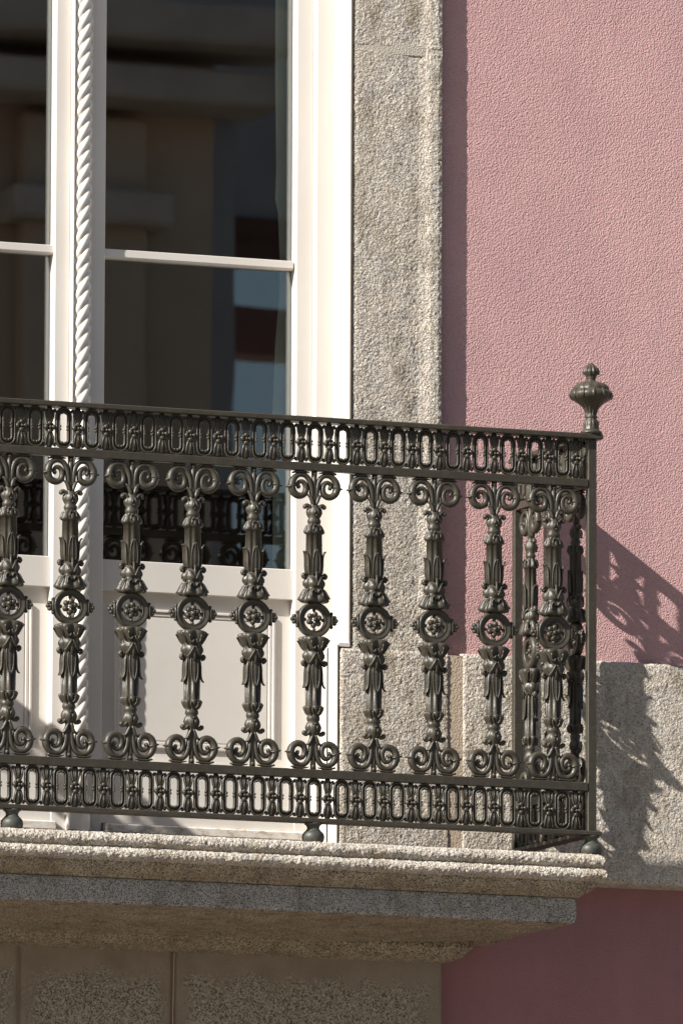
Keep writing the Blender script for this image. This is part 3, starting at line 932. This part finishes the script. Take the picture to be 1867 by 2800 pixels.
# ---- frieze: oval link and flower motif, local z = 0 at band centre
def oval_mesh(h):
    """racetrack frame, half height h"""
    mb = MB()
    hw = 0.0183
    def track(w, hh, n=9):
        pts = []
        r = w
        for i in range(n): a = PI * i / (n - 1); pts.append((r * math.cos(a), hh - r + r * math.sin(a)))
        for i in range(n): a = PI + PI * i / (n - 1); pts.append((r * math.cos(a), -hh + r + r * math.sin(a)))
        return pts
    outer = track(hw - .0016, h - .0012); inner = track(hw - .0082, h - .0095); mid = track(hw - .0047, h - .0055)
    mb.sweep([(x, 0, z) for x, z in mid], .0038, .0030, n=6, closed=True)
    mb.sweep([(x, -.0022, z) for x, z in outer], .0023, .0052, n=8, closed=True)
    mb.sweep([(x, -.0022, z) for x, z in inner], .0023, .0052, n=8, closed=True)
    for s in (-1, 1):
        for q in (-1, 1):
            mb.ball((s * .0082, -.004, q * .0033), (.0030, .0042, .0030), 8, 5)
            mb.ball((q * .0034, -.004, s * (h - .0120)), (.0030, .0042, .0028), 8, 5)
    return mb.mesh('oval_link')
def flower_mesh(h):
    mb = MB()
    for i in range(4):
        a = PI / 2 * i
        mb.ball((.0086 * math.cos(a), -.0050, .0086 * math.sin(a)), (.0058 if i % 2 else .0052, .0048, .0052 if i % 2 else .0058), 10, 6)
        a += PI / 4
        mb.ball((.0085 * math.cos(a), -.0030, .0085 * math.sin(a)), (.0036, .0040, .0036), 8, 5)
    mb.ball((0, -.0095, 0), (.0032, .0034, .0032), 8, 6)
    mb.ball((0, -.0015, 0), (.0075, .004, .0075), 10, 5)
    for s in (1, -1):
        # bell shaped tulip
        mb.sweep([(0, -.002, s * .010), (0, -.003, s * .017), (0, -.003, s * (h - .020)), (0, -.002, s * (h - .006)), (0, -.001, s * h)], [.0068, .0076, .0082, .0078, .0050], [.003, .0045, .0045, .0035, .003], n=8)
        for q in (-1, 1):
            mb.sweep(smooth_curve([(q * .0040, -.004, s * .0115), (q * .0068, -.0045, s * .020), (q * .0080, -.004, s * (h - .018)), (q * .0092, -.003, s * (h - .0085)), (q * .0118, -.002, s * (h - .0050)), (q * .0142, -.001, s * (h - .0090))], 12), [.0027] * 12, [.0034] * 12, n=6)
            mb.ball((q * .0138, -.002, s * (h - .0092)), (.0030, .0040, .0030), 8, 5)
        mb.sweep([(0, -.0065, s * .014), (0, -.0075, s * (h - .018)), (0, -.006, s * (h - .009))], [.001, .0016, .001], [.001, .0014, .001], n=6)
    return mb.mesh('flower_motif')
BU, BL = (0.3412 + 0.4296) / 2, (-0.3433 - 0.4310) / 2
HU, HL = (0.4296 - 0.3412) / 2, (0.4310 - 0.3433) / 2
parts = {}
for key, h in (('u', HU), ('l', HL)):
    parts[key] = (oval_mesh(h - .0002), flower_mesh(h - .0002))
    for me in parts[key]:
        me.materials.append(M_IRON); me.polygons.foreach_set('use_smooth', [True] * len(me.polygons))
def place(me, name, loc, rotz):
    o = bpy.data.objects.new(name, me); coll.objects.link(o)
    o.parent = rail; o.location = Vector(loc) - rail_loc; o.rotation_euler = (0, 0, rotz)
PER = 0.0643
for key, zc in (('u', BU), ('l', BL)):
    ov, fl = parts[key]
    for i in range(30):
        x = 0.0520 - PER * i
        place(fl, 'flower_motif', (x, 0.0095, zc), 0)
        if x - PER / 2 > XLP + 0.02: place(ov, 'oval_link', (x - PER / 2, 0.0095, zc), 0)
    for xc in (XR, XLP):
        for i in range(6):
            y = 0.0520 + 0.0640 * i
            place(fl, 'flower_motif', (xc, y, zc), PI / 2)
            if i < 6: place(ov, 'oval_link', (xc, y + 0.0320, zc), PI / 2)

# feet
foot_prof = [(0.0175, 0.0), (0.0205, 0.002), (0.0240, 0.008), (0.0250, 0.0145), (0.0235, 0.0210), (0.0190, 0.0265), (0.0165, 0.0280), (0.0165, 0.0295), (0.0140, 0.0310), (0.0135, 0.0350), (0.0155, 0.0395), (0.0195, 0.0420), (0.0195, 0.0452)]
def bronze():
    m, nt, b = new_mat('foot_grey_green')
    co = coords(nt)
    nt.links.new(ramp(nt, noise_tex(nt, co, 90, 4), [(0.3, (0.038, 0.040, 0.033)), (0.7, (0.060, 0.062, 0.052))]), b.inputs['Base Color'])
    b.inputs['Roughness'].default_value = 0.5
    nt.links.new(bump(nt, noise_tex(nt, co, 300, 3), 0.3, 0.001), b.inputs['Normal'])
    return m
M_FOOT = bronze()
for x in (0.0890, -0.5590, -1.2470, XLP):
    o = MB().lathe([(r * 0.98, -0.4852 + z) for r, z in foot_prof], n=28, c=(x, 0.009)).build('foot', M_FOOT, None, True)
    Pm(o, rail)

M_LEAD = simple('lead_socket', (0.16, 0.155, 0.14), 0.7, 80)
for x in (0.0890, -0.5590, -1.2470, XLP):
    Pm(MB().lathe([(0.0255, -0.4890), (0.0250, -0.4862), (0.0215, -0.4846), (0.0, -0.4844)], n=20, c=(x, 0.009)).build('lead_socket', M_LEAD, None, True), rail)
# finials
def fin(xc):
    z0 = 0.4408
    pf = [(.0215, 0), (.0240, .003), (.0240, .006), (.0190, .0085), (.0172, .012), (.0168, .020, .06), (.0158, .028, .09), (.0128, .0335, .04), (.0118, .0355), (.0142, .0375), (.0142, .0400), (.0118, .0420, .05),
          (.0122, .0480, .12), (.0150, .0560, .12), (.0205, .0630, .06), (.0290, .0690), (.0390, .0755), (.0455, .0800), (.0480, .0855, .01), (.0470, .0905, .01), (.0430, .0965), (.0405, .0975), (.0405, .0990), (.0375, .1050, .06), (.0310, .1110, .07),
          (.0200, .1150, .04), (.0125, .1170), (.0100, .1190), (.0098, .1220), (.0108, .1235), (.0100, .1255), (.0125, .1300, .06), (.0175, .1355, .08), (.0178, .1400, .10), (.0145, .1460, .12), (.0105, .1505, .12), (.0055, .1560, .08), (.0008, .1590)]
    mb = MB().lathe([(q[0], z0 + q[1]) + tuple(q[2:]) for q in pf], n=64, lobes=12, c=(xc, 0.009))
    return mb
for xc in (XR, XLP):
    o = Pm(fin(xc).build('finial', M_IRON, None, True), rail)
    # leaves on the urn's shoulder and knobs on the bud
    lv = MB()
    for i in range(12):
        a = 2 * PI * (i + .5) / 12
        c, s = math.cos(a), math.sin(a)
        lv.sweep(smooth_curve([(xc + r * c, 0.009 + r * s, 0.4408 + z) for r, z in ((.0405, .0995), (.0460, .0925), (.0480, .0850), (.0445, .0775))], 7), lerp_list([.002, .0045, .0045, .001], 7), lerp_list([.0008, .0014, .0014, .0008], 7), ref=(c, s, 0), n=6)
    for i in range(16):
        a = 2.4 * i; t = i / 16
        r = .0172 - .013 * t
        lv.ball((xc + r * math.cos(a), .009 + r * math.sin(a), 0.4408 + .136 + .018 * t), .0033, 6, 5)
    lo = lv.build('acanthus_relief', M_IRON, None, True)
    Pm(lo, rail)
    rail.children  # noqa

# ------------------------------------------------------------------ across the street (seen only as reflections, in its own shade)
M_OB = simple('brown_render', (0.60, 0.46, 0.34), 0.9, 0.8)
M_OL = simple('pale_stone', (0.60, 0.51, 0.43), 0.9, 3)
M_OG = simple('grey_render', (0.52, 0.47, 0.45), 0.9, 1.5)
M_OR = simple('red_roof', (0.20, 0.095, 0.07), 0.9, 3)
M_OD = simple('dark_window', (0.03, 0.03, 0.035), 0.3)
b1 = empty('opposite_house', (2, -26.5, GROUND), 'brown rendered house across the street with pale cornices, seen mirrored in the door glass', 'building')
MBp(MB().box(-14, 9.62, -34, -26.0, GROUND, 9.2), 'wall', M_OB, b1)
for x in (-9.2, -5.6, -2.0, 1.6, 5.2, 8.9):
    MBp(MB().box(x - 0.32, x + 0.32, -26.0, -25.85, GROUND, 6.1, 0.02), 'pilaster', M_OB, b1)
    MBp(MB().box(x - 0.42, x + 0.42, -26.0, -25.72, 5.55, 5.72, 0.02), 'capital', M_OL, b1)
for x in (-7.4, -3.8, -0.2, 3.4, 7.1):
    w = MBp(MB().box(x - 0.6, x + 0.6, -26.03, -25.97, 1.2, 4.9), 'window', M_OD, b1)
    MBp(MB().box(x - 0.8, x + 0.8, -26.0, -25.86, 4.9, 5.05, 0.02), 'window_hood', M_OL, b1)
MBp(MB().box(-14.2, 9.82, -26.0, -25.55, 6.15, 6.32, 0.02), 'cornice', M_OL, b1)
MBp(MB().box(-14.3, 9.92, -26.0, -25.40, 6.42, 6.62, 0.02), 'cornice', M_OL, b1)
MBp(MB().box(-14.3, 9.75, -33, -25.6, 9.2, 9.5, 0.02), 'roof', M_OR, b1)
b2 = empty('grey_house', (12, -32, GROUND), 'plain grey house behind the brown one across the street, seen mirrored in the glass', 'building')
MBp(MB().box(9.7, 11.47, -46, -30.5, GROUND, 8.5), 'wall', M_OG, b2)
MBp(MB().box(9.7, 11.55, -46, -30.4, 8.5, 8.8), 'roof', M_OR, b2)
MBp(MB().box(11.02, 11.18, -30.5, -30.42, -1, 6.9), 'drainpipe', M_OD, b2)
MBp(MB().box(9.7, 11.52, -30.5, -30.38, 7.0, 7.12), 'string_course', M_OL, b2)
MBp(MB().box(10.5, 10.95, -30.52, -30.40, 3.2, 5.6, 0.02), 'window', M_OD, b2)
MBp(MB().box(10.42, 11.03, -30.56, -30.42, 5.6, 5.7, 0.02), 'window_hood', M_OL, b2)
b3 = empty('red_roofed_house', (38, -60, GROUND), 'far pale house whose red-brown roof reaches out against the sky, mirrored in the door glass', 'building')
M_OBL = simple('pale_blue_render', (0.42, 0.50, 0.62), 0.9, 1)
MBp(MB().box(31, 50, -70, -60.2, GROUND, 9.65), 'wall', M_OBL, b3)
rf = MB(); k = [(12, 10.75), (50, 9.6), (50, 10.0), (12, 11.15)]
rf.add([(x, -59.4, z) for x, z in k] + [(x, -59.8, z) for x, z in k], [(0, 1, 2, 3), (7, 6, 5, 4), (0, 4, 5, 1), (1, 5, 6, 2), (2, 6, 7, 3), (3, 7, 4, 0)])
MBp(rf, 'roof', M_OR, b3)
MBp(MB().box(11.45, 15.5, -31.5, -30.9, 6.45, 9.5, 0.02), 'bridging_storey', M_OG, b2)
MBp(MB().box(11.45, 15.5, -31.6, -30.8, 6.40, 6.52, 0.02), 'string_course', M_OR, b2)
